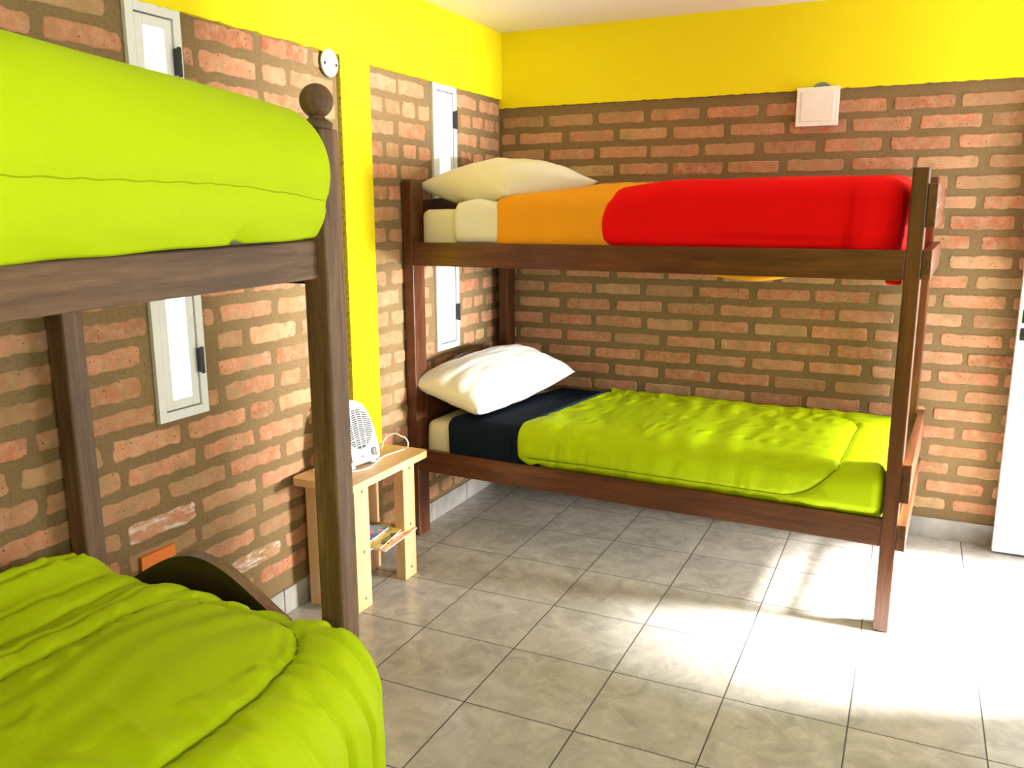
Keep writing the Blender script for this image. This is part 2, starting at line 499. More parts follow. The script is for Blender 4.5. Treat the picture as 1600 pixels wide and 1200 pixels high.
ragged(bm, PY0, PY1, .50, LZ, Pl, -.002, .018, 'lrb', 2, 3, amp=.0025)
ragged(bm, YF, PY0, LZ+.008, H, Pl, -.002, .018, 'b', 2, 2)
ragged(bm, PY0, PY1, LZ, H, Pl, -.002, .018, '', 2, 2)
ragged(bm, PY1, -.0, LZ, H, Pl, -.002, .018, 'b', 2, 2)
# stray dabs of white plaster on the lower bricks
struct(obj('wall_left', bm, [M['mortar'], M['brick'], M['yellow'], M['yellow_edge']]))

# right wall with the doorway and a wide window, plain front wall (both behind the camera)
RW = (-5.5, -3.5, 1.0, 2.15)
bm = bmesh.new()
for (a0, a1, z0, z1) in holes(YF-TW, TW, 0, H, [(DOOR[0], DOOR[1], 0, DOOR[2]), RW]): box(bm, XR, XR+TW, a0, a1, z0, z1)
struct(obj('wall_right', bm, M['yellow']))
bm = bmesh.new()
box(bm, -TW, XR+TW, YF-TW, YF, 0, H)
struct(obj('wall_front', bm, M['yellow']))
struct(obj('sun_blocker', newbox(XR+TW, 4.95, -6.2, -1.95, 2.30, 2.38, bev=.01), M['door_white']))   # unseen canopy added outside the window to keep the sun out

# skirting tiles
struct(obj('baseboard_back', newbox(.012, XR, -.012, .0, 0, .10, bev=.002), M['skirt']))
struct(obj('baseboard_left', newbox(0, .012, PY1+.002, -.0, 0, .10, bev=.002), M['skirt']))
bm = newbox(0, .012, YF, PY0-.002, 0, .10, bev=.002); struct(obj('baseboard_left', bm, M['skirt']))

# slit windows
for wi, (y0, y1, z0, z1) in enumerate(WINS):
    fw = .030
    bm = bmesh.new()                     # outer frame, four bars, proud of the bricks
    for (a0, a1, b0, b1) in ((y0, y0+fw, z0, z1), (y1-fw, y1, z0, z1), (y0+fw, y1-fw, z0, z0+fw), (y0+fw, y1-fw, z1-fw, z1)):
        box(bm, -.055, .014, a0, a1, b0, b1, bev=.002)
    w = struct(obj('window_%d' % (wi+1), bm, M['alu']))
    g = .004; s0, s1, t0, t1 = y0+fw+g, y1-fw-g, z0+fw+g, z1-fw-g
    bm = bmesh.new(); sw = .030
    for (a0, a1, b0, b1) in ((s0, s0+sw, t0, t1), (s1-sw, s1, t0, t1), (s0+sw, s1-sw, t0, t0+sw), (s0+sw, s1-sw, t1-sw, t1)):
        box(bm, -.045, .009, a0, a1, b0, b1, bev=.002)
    sa = obj('sash', bm, M['alu'], w)
    bm = bmesh.new()
    for (a0, a1, b0, b1) in ((y0+fw-.002, s0+.006, z0+fw, z1-fw), (s1-.006, y1-fw+.002, z0+fw, z1-fw), (s0, s1, z0+fw-.002, t0+.006), (s0, s1, t1-.006, z1-fw+.002)):
        box(bm, -.050, -.003, a0, a1, b0, b1)
    obj('gasket', bm, M['gasket'], w)
    obj('pane', newbox(-.030, -.025, s0+sw-.004, s1-sw+.004, t0+sw-.004, t1-sw+.004), M['glass'], sa)
    bm = bmesh.new(); e = .028
    for (a0, a1, b0, b1) in ((y0+e, y0+e+.006, z0+e, z1-e), (y1-e-.006, y1-e, z0+e, z1-e), (y0+e, y1-e, z0+e, z0+e+.006), (y0+e, y1-e, z1-e-.006, z1-e)):
        box(bm, -TW, -.055, a0, a1, b0, b1)
    obj('reveal', bm, M['alu'], w)
    for hz in ((z0+.180, z1-.155)):
        bm = newbox(.010, .030, y1-fw-.006, y1-fw+.010, hz-.040, hz+.040, bev=.004)
        lathe(bm, [(.006, -.044), (.0068, -.04), (.0068, -.003), (.005, 0), (.0068, .003), (.0068, .04), (.006, .044)], .026, y1-fw+.004, hz, 12)
        obj('hinge', bm, M['black'], w)

# open door leaf standing against the back wall
DX0, DX1, DY = 2.556, XR-.02, -.105
d = struct(obj('door_1', newbox(DX0, DX1, DY, DY+.038, .012, 2.03, bev=.003), M['door_white']))
bm = newbox(DX0+.014, DX0+.056, DY-.006, DY, 1.065, 1.125, bev=.003)
obj('lock_plate', bm, M['black'], d)
bm = bmesh.new(); lathe(bm, [(.008, 0), (.008, -.04), (.010, -.045), (.002, -.047)], DX0+.035, DY-.004, 1.098, 14, 'y')
box(bm, DX0+.027, DX0+.13, DY-.054, DY-.040, 1.088, 1.108, bev=.004)
obj('handle', bm, M['steel'], d)
bm = newbox(DX0+.012, DX0+.052, DY-.006, DY, .99, 1.045, bev=.003)
lathe(bm, [(.012, 0), (.012, -.006), (.004, -.008)], DX0+.032, DY-.005, 1.018, 14, 'y')
obj('lock_cylinder', bm, M['black'], d)
# door frame in the right wall
bm = bmesh.new()
for (a0, a1, z0, z1) in ((DOOR[0], DOOR[0]+.035, 0, DOOR[2]), (DOOR[1]-.035, DOOR[1], 0, DOOR[2]), (DOOR[0], DOOR[1], DOOR[2]-.035, DOOR[2])):
    box(bm, XR-.01, XR+TW, a0, a1, z0, z1, bev=.002)
struct(obj('trim_1', bm, M['door_white']))

# ------------------------------------------------------------------ wall fittings
LX0, LX1, LZ0, LZ1 = 1.566, 1.754, 1.934, 2.108
t = thing('wall_lamp', 'square white LED wall lamp hanging over the upper bunk on the brick back wall', 'lamp', (0, 0, 0))
bm = newbox(LX0, LX1, -.044, -.022, LZ0, LZ1, bev=.004); obj('lamp_housing', bm, M['lamp_white'], t)
bm = newbox(LX0+.022, LX1-.022, -.048, -.044, LZ0+.022, LZ1-.022, bev=.002); obj('diffuser', bm, M['lamp_diff'], t)
bm = newbox(LX0+.055, LX1-.055, -.024, -.004, LZ0+.05, LZ1-.03, bev=.003); obj('mounting_bracket', bm, M['lamp_white'], t)
bm = bmesh.new(); lathe(bm, [(.050, -.001), (.050, -.012), (.046, -.016)], 1.672, 0, 2.082, 32, 'y')
o = obj('junction_box_cover', bm, M['plate_grey']); tag(o, 'round grey junction box cover peeking out above the square white wall lamp', 'junction box cover')

t = thing('round_cover_plate', 'round ivory cover plate with two screws high on the brick by the yellow strip', 'cover plate')
bm = bmesh.new(); lathe(bm, [(.052, 0), (.052, .006), (.049, .009)], .012, -1.530, 2.112, 40, 'x'); obj('plate', bm, M['cover_plate'], t)
for dy in (-.036, .036):
    bm = bmesh.new(); lathe(bm, [(.006, .0), (.006, .0025), (.004, .003)], .020, -1.530+dy, 2.112-.004, 12, 'x'); obj('screw', bm, M['black'], t)

# ------------------------------------------------------------------ far bunk bed
RZ = -math.radians(2.7)
FO = Vector((.006, -1.027, 0))
BM = Matrix.Translation(FO) @ Matrix.Rotation(RZ, 4, 'Z')
BL, BW = 2.146, 1.0
fb = thing('bunk_bed', 'reddish varnished wooden bunk bed standing in the far corner against the brick wall', 'bunk bed', FO, RZ)
PWX, PWY, PH = .053, .095, 1.688
for (x, y) in ((0, 0), (BL-PWX, 0), (0, BW-PWY), (BL-PWX, BW-PWY)):
    obj('post', newbox(x, x+PWX, y, y+PWY, 0, PH, bev=.005), M['red_z'], fb)
for z0, z1 in ((.333, .438), (1.307, 1.412)):
    for y in (.004, BW-.034):
        obj('side_rail', newbox(PWX, BL-PWX, y, y+.030, z0, z1, bev=.003), M['red_x'], fb)
    zb = z0+.028
    for y in (.034, BW-.034-.022):
        obj('ledger', newbox(PWX, BL-PWX, y, y+.022, zb-.026, zb-.002), M['red_x'], fb)
    for i in range(9):
        x = .14+i*(BL-.28-.07)/8
        obj('slat', newbox(x, x+.07, .036, BW-.036, zb-.002, zb+.014, bev=.002), M['red_y'], fb)
for z0, z1 in ((.327, .426), (.509, .653), (1.313, 1.413), (1.488, 1.635)):
    o = obj('footboard', newbox(BL, BL+.030, .002, BW-.002, z0, z1, bev=.003), M['red_y'], fb)
    for y in (.045, BW-.045):
        bm = bmesh.new(); lathe(bm, [(.007, 0), (.007, .003), (.004, .004)], BL+.029, y, (z0+z1)/2, 10, 'x'); obj('bolt', bm, M['steel'], o)
def arch(x0, x1, zl, zm, zb, n=24, pw=2.0):
    top = [(x0+(x1-x0)*i/n, zl+(zm-zl)*math.sin(PI*i/n)**pw) for i in range(n+1)]
    return top+[(x1, zb), (x0, zb)]
for z0, z1, z2 in ((.50, .76, .83), (1.45, 1.60, 1.63)):
    bm = bmesh.new(); prism(bm, arch(PWY*.0+.096, BW-.096, z1, z2, z0), .014, .036, 'x', bev=.003)
    obj('headboard', bm, M['red_y'], fb)

# ------------------------------------------------------------------ far bunk bedding (bed frame coordinates)
def in_bed(o, Mx=BM):
    o.matrix_world = Mx; return o

def soft(amp=.006, sc=4.0, seed=0.0, fine=.0015):
    def f(co, n):
        a = amp*N(co.x*sc, co.y*sc, co.z*sc+seed)+fine*N(co.x*22, co.y*22, co.z*22+seed)
        return co+n*a
    return f

# mattresses
obm = rbox(.060, BL-.100, .055, BW-.055, 1.352, 1.560, .035, .03, soft(.004, 3, 2))
o = in_bed(obj('mattress', obm, M['cream'], smooth=True)); tag(o, 'cream mattress on the top level of the far bunk bed, beside the folded white sheet', 'mattress')
obm = rbox(.060, BL-.100, .050, BW-.050, .378, .575, .045, .03, soft(.005, 3, 5))
o = in_bed(obj('mattress', obm, M['cream'], smooth=True)); tag(o, 'cream mattress on the bottom level of the far bunk, under the navy blanket', 'mattress')

def seam_d(s, t, s0, s1, t0, t1, r):
    """signed distance to a rounded rectangle outline"""
    cx, cy = (s0+s1)/2, (t0+t1)/2; hx, hy = (s1-s0)/2-r, (t1-t0)/2-r
    dx, dy = abs(s-cx)-hx, abs(t-cy)-hy
    return math.hypot(max(dx, 0), max(dy, 0))+min(max(dx, dy), 0)-r

def blanket(name, x0, x1, y0, y1, z0, z1, r, mat, disp, step=.014, thick=.008, Mx=BM):
    bm = rbox(x0, x1, y0, y1, z0, z1, r, step, disp, open_bottom=True)
    o = obj(name, bm, mat, smooth=True)
    md = o.modifiers.new('thick', 'SOLIDIFY'); md.thickness = thick; md.offset = -1
    o.matrix_world = Mx
    return o

# top level: turned sheet, orange blanket, red blanket
def d_sheet(co, n):
    lim = .262+.012*math.sin(co.z*40)
    c = co+n*(.003*N(co.x*14, co.y*5, co.z*9))
    if co.x < .32: c.x += .012*N(co.y*6, co.z*9, 3)
    c.z += .015*max(0, 1-abs(co.x-.36)/.1)*(1 if n.z > .3 else 0)
    return c
o = blanket('folded_sheet', .255, .60, .026, BW-.030, 1.40, 1.588, (.02, .045, .04), M['white_cloth'], d_sheet)
tag(o, 'white sheet turned back over the orange blanket on the top bunk', 'sheet')
def d_orange(co, n):
    w = .0035*N(co.x*18, co.y*2.2, co.z*3)+.006*N(co.x*5, co.y*3, co.z*4+8)
    c = co+n*w
    k = max(0.0, min(1.0, (co.x-.46)/.35))
    if n.z > .0 or co.z > 1.5: c.z += .052*k*math.sin(PI*max(0, min(1, (co.y+.0)/BW)))*max(0, (co.z-1.45)/.17)
    return c
o = blanket('orange_blanket', .452, 1.08, .018, BW-.022, 1.372, 1.618, (.05, .07, .065), M['orange'], d_orange)
tag(o, 'orange blanket wrapped around the top bunk between the white sheet and the red blanket', 'blanket')
# fold of the orange blanket sagging under the slats by the wall
def d_sag(co, n):
    t = (co.x-1.10)/.62
    c = co.copy(); c.z -= .066*math.sin(PI*max(0, min(1, t)))**1.2*(1-.5*abs(co.y-.80)/.3); return c
bm = rbox(1.10, 1.72, .58, .955, 1.292, 1.310, .006, .02, d_sag)
sg = obj('sagging_fold', bm, M['orange'], o, smooth=True)

def d_red(co, n):
    e = max(0.0, (co.x-1.78)/.30)
    a = .008*N(co.x*3, co.y*3.5, co.z*5)+.0025*N(co.x*10, co.y*8, co.z*9)
    c = co+n*a
    # long soft crease near the bottom of the front face and a vertical one near the foot
    if co.y < .2:
        c.y += .014*math.exp(-((co.z-(1.455-.02*(co.x-1.2)))/.014)**2)*min(1, max(0, (co.x-1.2)/.25))
        c.y += .022*math.exp(-((co.x-1.90-.05*(co.z-1.5))/.016)**2)*(1 if co.z < 1.60 else max(0, (1.66-co.z)/.06))
        c.y -= .014*math.exp(-((co.x-1.955)/.04)**2)
        if e > .75: c.y += .03*(e-.75)*4
    if co.z > 1.5:
        kz = min(1, (co.z-1.5)/.13)
        c.z += .025*kz*math.sin(PI*max(0, min(1, co.y/BW)))
        if co.x < 1.2: c.z -= .030*kz*(1.2-co.x)/.25
    if co.z < 1.435 and co.y < .2: c.y += .020*min(1, (1.435-co.z)/.05)
    if co.x < 1.15: c.x += (-.022+.036*((co.z-1.50)/.12)**2*(1 if co.z < 1.62 else 0)+.036*(1 if co.z >= 1.62 else 0)+.05*max(0, co.y-.1))*min(1, (1.15-co.x)/.14)
    return c
o = blanket('red_blanket', .955, BL-.057, .006, BW-.012, 1.366, 1.655, (.075, .085, .075), M['red'], d_red)
tag(o, 'bright red fleece blanket covering the foot end of the top bunk', 'blanket')
bm = rbox(2.03, 2.085, .06, .30, 1.288, 1.345, .012, .012, soft(.006, 12, 3))
obj('hanging_corner', bm, M['red'], o, smooth=True)

# lower level: navy blanket turned back and lime comforter
def d_navy(co, n):
    c = co+n*(.004*N(co.x*7, co.y*4, co.z*7))
    if co.x < .4: c.x += .22*max(0, co.y-.1)*.9
    c.x += .10*max(0, co.y-.1) if co.x > .4 else 0
    c += n*(-.006*math.exp(-((co.x-.43+.25*max(0, .6-co.z))/.006)**2)) if co.y < .1 else Vector((0, 0, 0))
    return c
o = blanket('navy_blanket', .205, .70, .018, BW-.022, .400, .600, (.015, .055, .045), M['navy'], d_navy, thick=.006)
tag(o, 'dark navy fleece blanket between the white pillow and the lime comforter of the far bunk', 'blanket')

def comforter(seam, wr=.006, puff=.012, seed=0, drape=0, sd=.009, sw=.006, lines=(), cr=.007):
    s0, s1, t0, t1, rr, zt, fy = seam
    def f(co, n):
        # unfold hanging sides
        drop = max(0.0, zt-co.z) if n.z < .75 else 0.0
        s, t = co.x, co.y
        if abs(n.y) > abs(n.x): t += -drop if n.y < 0 else drop
        else: s += -drop if n.x < 0 else drop
        d = seam_d(s, t, s0, s1, t0, t1, rr)
        ad = abs(d)
        h = -sd*math.exp(-(d/sw)**2)+puff*(1-math.exp(-ad/.028))-puff*.6
        for ty in lines:
            dl = t-ty-.012*N(s*3, ty, 1)
            h += -.004*math.exp(-(dl/.008)**2)*(d < 0)+.0022*math.sin(s*95+7*N(s*4, t*3, ty))*math.exp(-abs(dl)/.025)*(d < -.02)*(.3+2*abs(N(s*4, ty, 6)))
        along = co.x*1.0 if abs(t-(t0+t1)/2)/(t1-t0) > abs(s-(s0+s1)/2)/(s1-s0) else co.y
        ph = along*125+d*22+9*N(co.x*6, co.y*6, seed)
        h += wr*math.sin(ph)*math.exp(-ad/(.03+.05*abs(N(along*8, seed, 1))))*(.15+1.5*abs(N(along*6, 0, seed+2)))*(1-math.exp(-ad/.008))
        h += wr*.5*math.sin(along*52+6*N(co.x*3, co.y*3, seed+4))*math.exp(-ad/.12)*(1-math.exp(-ad/.02))
        h += .010*N(co.x*2.4, co.y*2.4, co.z*2.4+seed)
        # diagonal soft creases
        q = N(co.x*5+co.y*2.2, co.y*9-co.x*1.5, co.z*4+seed)
        h += cr*(1-min(1, abs(q)*6))*max(0, N(co.x*2, co.y*2, seed+7)+.25)
        if drape and (drop > .02 or d > .015):
            side = (s-s1) > (t-t1); u = co.y if side else co.x
            ph = u*29+(co.z-.6)*10*(1 if side else -1)+(s-s1)*5*side+2.6*N(u*2, co.z*2, seed)
            k = max(min(1, max(0, drop-.02)/.08), .75*min(1, max(0, d-.015)/.07))
            h -= drape*k*math.exp(-(math.sin(ph)/.30)**2)*(.35+1.5*abs(N(u*3, co.z*.7, seed+5)))
            h += drape*.30*k*math.sin(u*17+5*N(u, co.z, seed+1))
        out = co+n*h
        f.rec.append((s, t, out, n.copy())); return out
    f.rec = []
    return f
def seam_line(f, seam, mat, parent, r=.0022, lo=.02, Mx=None, cond=lambda s, t: True):
    s0, s1, t0, t1, rr = seam[:5]; pts = []
    path = []
    def seg(a, b):
        n = max(2, int(math.hypot(b[0]-a[0], b[1]-a[1])/.02))
        for i in range(n): path.append((a[0]+(b[0]-a[0])*i/n, a[1]+(b[1]-a[1])*i/n))
    def arc(cx, cy, a0):
        for i in range(8): a = math.radians(a0+90*i/8); path.append((cx+rr*math.cos(a), cy+rr*math.sin(a)))
    seg((s0+rr, t0), (s1-rr, t0)); arc(s1-rr, t0+rr, -90); seg((s1, t0+rr), (s1, t1-rr)); arc(s1-rr, t1-rr, 0)
    seg((s1-rr, t1), (s0+rr, t1)); arc(s0+rr, t1-rr, 90); seg((s0, t1-rr), (s0, t0+rr)); arc(s0+rr, t0+rr, 180)
    runs = [[]]
    for (a, b) in path:
        near = sorted((((q[0]-a)**2+(q[1]-b)**2, i) for i, q in enumerate(f.rec) if abs(q[0]-a) < .02 and abs(q[1]-b) < .02))[:4]
        if len(near) < 3 or not cond(a, b): runs.append([]); continue
        wt = [1/(d+1e-6) for d, _ in near]; W = sum(wt)
        p = sum((f.rec[i][2]*w_ for (d, i), w_ in zip(near, wt)), Vector())/W
        nn = sum((f.rec[i][3]*w_ for (d, i), w_ in zip(near, wt)), Vector()).normalized()
        runs[-1].append(p+nn*.0006)
    bm = bmesh.new()
    for run in runs:
        if len(run) > 3: tube(bm, run, r, 6, 1)
    o = obj('stitched_seam', bm, mat, parent, smooth=True)
    return o
fc = comforter((.40, 1.93, .0-.145, .86, .22, .62, 0), wr=.010, puff=.010, seed=3, sw=.008, lines=(.22, .45, .68), cr=.003)
def d_lime_far(co, n):
    c = fc(co, n)
    if co.x < .85: c.x += .10*max(0, co.y-.05)*(1-max(0, co.x-.585)/.27)
    # quilting tucks on the top
    if n.z > .5:
        q = (co.x*math.cos(.15)+co.y*.25)
        c.z += .0025*math.sin(q*38+4*N(co.x*3, co.y*5, 1))*max(0, N(co.x*2.5, co.y*3, 9)+.4)
    if co.z < .475 and co.y < .3: c.y += .032*(.475-co.z)/.04
    fc.rec[-1] = fc.rec[-1][:2]+(c.copy(), n.copy())
    return c
o = blanket('comforter', .575, BL-.058, .002, BW-.006, .385, .622, (.035, .085, .07), M['lime'], d_lime_far, step=.010)
tag(o, 'lime green quilted comforter on the lower level of the far bunk bed', 'comforter')
seam_line(fc, (.40, 1.93, -.145, .86, .22), M['thread'], o, cond=lambda a, b: a > .62)
bm = bmesh.new()
pts = [Vector((.580, .000, .450)), Vector((.574, -.004, .52)), Vector((.580, .010, .590)), Vector((.595, .06, .617)), Vector((.625, .25, .626)), Vector((.650, .5, .628)), Vector((.675, .75, .626)), Vector((.690, .93, .612))]
tube(bm, pts, .009, 8, 2); obj('rolled_edge', bm, M['navy'], o, smooth=True)

# pillows
def pillow(name, hx, hy, ht, mat, Mx, seed=0, n=46, wr=.006):
    bm = bmesh.new(); V = {}
    for sgn in (1, -1):
        for i in range(n+1):
            for j in range(n+1):
                u, v = -1+2*i/n, -1+2*j/n
                border = i in (0, n) or j in (0, n)
                if border and sgn == -1: V[(-1, i, j)] = V[(1, i, j)]; continue
                x = hx*u*(1-.075*(1-v*v)); y = hy*v*(1-.055*(1-u*u))
                prof = (max(0, 1-abs(u)**2.3)*max(0, 1-abs(v)**2.6))**.52
                z = sgn*ht*prof
                e = 1-prof
                z += sgn*wr*prof*(N(u*2.2, v*2.2, seed+sgn)*1.6+.8*N(u*7, v*3, seed))
                z += sgn*wr*.7*math.sin(12*math.atan2(v, u)+3*N(u*2, v*2, seed))*e*prof*2
                z += .012*N(u*2, v*2, seed+9)
                V[(sgn, i, j)] = bm.verts.new((x, y, z))
    for sgn in (1, -1):
        for i in range(n):
            for j in range(n):
                q = [V[(sgn, i, j)], V[(sgn, i+1, j)], V[(sgn, i+1, j+1)], V[(sgn, i, j+1)]]
                bm.faces.new(q if sgn == 1 else q[::-1])
    o = obj(name, bm, mat, smooth=True); o.matrix_world = Mx; return o

def PM(loc, rx=0, ry=0, rz=0):
    return Matrix.Translation(Vector(loc)) @ Matrix.Rotation(rz, 4, 'Z') @ Matrix.Rotation(ry, 4, 'Y') @ Matrix.Rotation(rx, 4, 'X')
o = pillow('pillow', .27, .37, .112, M['cream'], PM((.345, -.60, 1.676), math.radians(6), math.radians(5), math.radians(-12)), 1)
tag(o, 'plump cream pillow on the top level of the far bunk before the slit window', 'pillow')
o = pillow('pillow', .205, .45, .120, M['white_cloth'], PM((.275, -.60, .735), math.radians(3), math.radians(15), math.radians(-7)), 5)
tag(o, 'bright white pillow propped at the head of the lower far bunk above the navy blanket', 'pillow')

# ------------------------------------------------------------------ near bunk bed (along the left wall)
NX0, NX1, NY0, NY1 = .016, .962, -4.86, -2.770
nb = thing('bunk_bed', 'worn brown wooden bunk bed with ball finials in the left foreground along the window wall', 'bunk bed', (0, 0, 0))
PS = .066
for (x, y) in ((NX0, NY1-PS), (NX1-PS, NY1-PS), (NX0, NY0), (NX1-PS, NY0)):
    p = obj('post', newbox(x, x+PS, y, y+PS, 0, 1.722, bev=.009, seg=3), M['old_z'], nb)
    bm = bmesh.new()
    lathe(bm, [(.030, -.004), (.033, .004), (.033, .012), (.024, .018), (.018, .022), (.017, .026)] +
          [(.0365*math.sin(a), .058-.0365*math.cos(a)) for a in [PI*(.16+.84*i/14) for i in range(14)]], x+PS/2, y+PS/2, 1.722, 28)
    obj('ball_finial', bm, M['old_z'], p, smooth=True)
for z0, z1 in ((1.400, 1.484), (.38, .47)):
    for x in (NX1-.058, NX0+.02):
        bm = newbox(x, x+.036, NY0+PS, NY1-PS-.001, z0, z1, bev=.004)
        for v in bm.verts: v.co.z += .017*min(0, v.co.y+2.84)
        obj('side_rail', bm, M['old_y'], nb)
    for i in range(8):
        y = NY0+.15+i*.235
        obj('slat', newbox(NX0+.056, NX1-.058, y, y+.07, z0-.004, z0+.012), M['old_x'], nb)
for y in (NY1-.050, NY0+.016):
    obj('end_rail', newbox(NX0+PS, NX1-PS, y, y+.034, 1.385, 1.484, bev=.003), M['dark'], nb)
# arched end board of the lower level
pts = []
def arch_z(x):
    t = (x-.478)/.40
    return .430+.226*math.exp(-(t/.80)**2)*(1-.15*t*t) if abs(t) < 1 else .430+.226*math.exp(-(1/.64))*.85
n = 40
top = [(NX0+PS+(NX1-NX0-2*PS)*i/n, arch_z(NX0+PS+(NX1-NX0-2*PS)*i/n)) for i in range(n+1)]
for y in (NY1-.050, NY0+.016):
    bm = bmesh.new(); prism(bm, top+[(NX1-PS, .22), (NX0+PS, .22)], y, y+.034, 'y')
    for f in bm.faces:
        f.normal_update()
        if abs(f.normal.y) < .5 and f.calc_center_median().z > .3: f.material_index = 1
    obj('arched_end_board', bm, [M['dark'], M['edge']], nb)

obm = rbox(NX0+.06, NX1-.062, NY0+PS+.01, NY1-PS-.012, 1.414, 1.56, .04, .05, None)
o = obj('mattress', obm, M['cream'], smooth=True); tag(o, 'mattress under the thick lime duvet on the top level of the worn brown bunk', 'mattress')
obm = rbox(NX0+.06, NX1-.062, NY0+PS+.01, NY1-PS-.012, .394, .52, .04, .05, None)
o = obj('mattress', obm, M['cream'], smooth=True); tag(o, 'mattress under the rumpled lime duvet on the bottom level of the worn brown bunk', 'mattress')

ID = Matrix.Identity(4)
fu = comforter((.15, 1.09, -4.75, -2.99, .12, 1.80, 0), wr=.002, puff=.006, seed=11)
def d_up(co, n):
    c = co.copy()
    a = .010*N(co.x*1.6, co.y*1.6, co.z*1.6+3)+.003*N(co.x*6, co.y*6, co.z*6)
    if n.x > -.2:
        # stitched seam along the side
        zs = 1.592-.16*max(0, co.y+3.25)**1.6*0.9
        dd = (co.z-zs)/.006
        if co.x > .8: a += -.007*math.exp(-dd*dd)+.006*(1-math.exp(-abs(dd)/8))
        # tuck near the rail
        if co.z < 1.56 and co.x > .8:
            q = (co.y+3.14)-(co.z-1.49)*.6
            a += -.020*math.exp(-(q/.012)**2)*max(0, 1-(co.z-1.47)/.07)
            a += .006*math.sin(co.y*30+co.z*70+4*N(co.y*3, co.z*9, 2))*max(0, 1-(co.z-1.47)/.09)*max(0, N(co.y*2.5, 1, 4)+.3)
    c = co+n*a
    # crown lower towards the far end
    if co.z > 1.6:
        c.z += .035*math.exp(-((co.x-.42)/.30)**2)*(co.z-1.6)/.2
        c.z -= .045*max(0, (co.y+3.5)/.6)*(co.z-1.6)/.2
    if co.z < 1.56: c.z += .017*min(0, co.y+2.84)
    if co.x > .8 and n.x > .3: up_rec.append((co.y, co.z, c.copy(), n.copy()))
    return c
up_rec = []
o = blanket('duvet', NX0+.012, 1.030, NY0+.09, -2.838, 1.438, 1.797, (.13, .075, .18), M['lime'], d_up, step=.014, Mx=ID)
tag(o, 'thick lime green duvet bulging over the rail of the top left bunk', 'duvet')

pts = []
for i in range(90):
    y = -4.5+1.6*i/89; zs = 1.592-.16*max(0, y+3.25)**1.6*.9
    near = sorted(((q[0]-y)**2+(q[1]-zs)**2, k) for k, q in enumerate(up_rec) if abs(q[0]-y) < .03 and abs(q[1]-zs) < .03)[:4]
    if near:
        wt = [1/(d+1e-6) for d, _ in near]
        pts.append(sum((up_rec[k][2]*w_+up_rec[k][3]*w_*.0004 for (d, k), w_ in zip(near, wt)), Vector())/sum(wt))
bm = bmesh.new(); tube(bm, pts, .0012, 6, 1); obj('stitched_seam', bm, M['thread_soft'], o, smooth=True)

fl_ = comforter((.50, .95, -5.2, -2.93, .13, .600, 0), wr=.011, puff=.012, seed=21, drape=.030, sw=.0055, cr=.010)
def d_low(co, n):
    c = fl_(co, n)
    # long folds on the wall side running along the bed
    if co.x < .55 and n.z > .3:
        u = co.x*math.cos(.25)-co.y*math.sin(.25)*.35
        c.z += .008*math.sin(u*48+3*N(co.x*3, co.y*1.5, 4))*min(1, (.55-co.x)/.2)
    # hump by the wall post
    c.z += .030*math.exp(-((co.x-.13)/.11)**2-((co.y+2.98)/.16)**2) if n.z > .2 else 0
    if n.z > .1: c.z += .045*math.exp(-((co.x-.07)/.12)**2)*max(0, min(1, (-2.95-co.y)/.2))
    # the hanging side flares out away from the far end
    fl2 = max(0.0, min(1.0, (-2.86-co.y)/.35))
    if co.x > .8: c.x += (.10*fl2+.06*fl2*max(0, .6-co.z))*min(1, (co.x-.8)/.2)
    fl_.rec[-1] = fl_.rec[-1][:2]+(c.copy(), n.copy())
    return c
o = blanket('duvet', NX0+.020, 1.105, NY0+.05, -2.832, .20, .612, (.12, .13, .13), M['lime'], d_low, step=.008, Mx=ID)
tag(o, 'rumpled lime green duvet with a stitched seam on the lower left bunk in the foreground', 'duvet')

seam_line(fl_, (.50, .95, -5.2, -2.93, .13), M['thread'], o, r=.0026, cond=lambda a, b: b > -4.7)

# orange card at the wall behind the arched board
t = thing('orange_card', 'orange card with a white corner on the brick wall behind the arched end board', 'card', (0, 0, 0))
obj('card', newbox(.004, .014, -2.600, -2.465, .36, .484, bev=.001), M['orange_card'], t)
bm = bmesh.new(); prism(bm, [(-2.575, .40), (-2.485, .40), (-2.485, .448), (-2.575, .430)], .0138, .0152, 'x'); obj('white_patch', bm, M['white_card'], t)

# ------------------------------------------------------------------ side table
TBX0, TBX1, TBY0, TBY1 = .026, .306, -1.900, -1.338
st = thing('side_table', 'small pale pine side table between the two bunk beds', 'table', (0, 0, 0))
def rrect(x0, x1, y0, y1, r, n=6):
    out = []
    for (cx, cy, a0) in ((x1-r, y1-r, 0), (x0+r, y1-r, 90), (x0+r, y0+r, 180), (x1-r, y0+r, 270)):
        for i in range(n+1):
            a = math.radians(a0+90*i/n); out.append((cx+r*math.cos(a), cy+r*math.sin(a)))
    return out
bm = bmesh.new(); prism(bm, rrect(TBX0, TBX1, TBY0, TBY1, .022), .516, .546, 'z', bev=.003); obj('table_top', bm, M['pine_y'], st)
for (x0, x1, y0, y1) in ((.222, .270, -1.832, -1.738), (.222, .270, -1.488, -1.400), (.036, .084, -1.832, -1.738), (.036, .084, -1.488, -1.400)):
    lg = obj('leg', newbox(x0, x1, y0, y1, 0, .516, bev=.003), M['pine_z'], st)
    if x0 > .2:
        for z in (.488, .24, .045):
            bm = bmesh.new(); lathe(bm, [(.006, -.001), (.006, .0006), (.003, .001)], .270, (y0+y1)/2+.004, z, 10, 'x'); obj('screw', bm, M['old_z'], lg)
for y in (-1.788, -1.444):
    obj('cross_bar', newbox(.084, .222, y-.012, y+.012, .16, .21), M['pine_x'], st)
obj('lower_shelf', newbox(.040, .220, -1.738, -1.488, .196, .211, bev=.002), M['pine_y'], st)
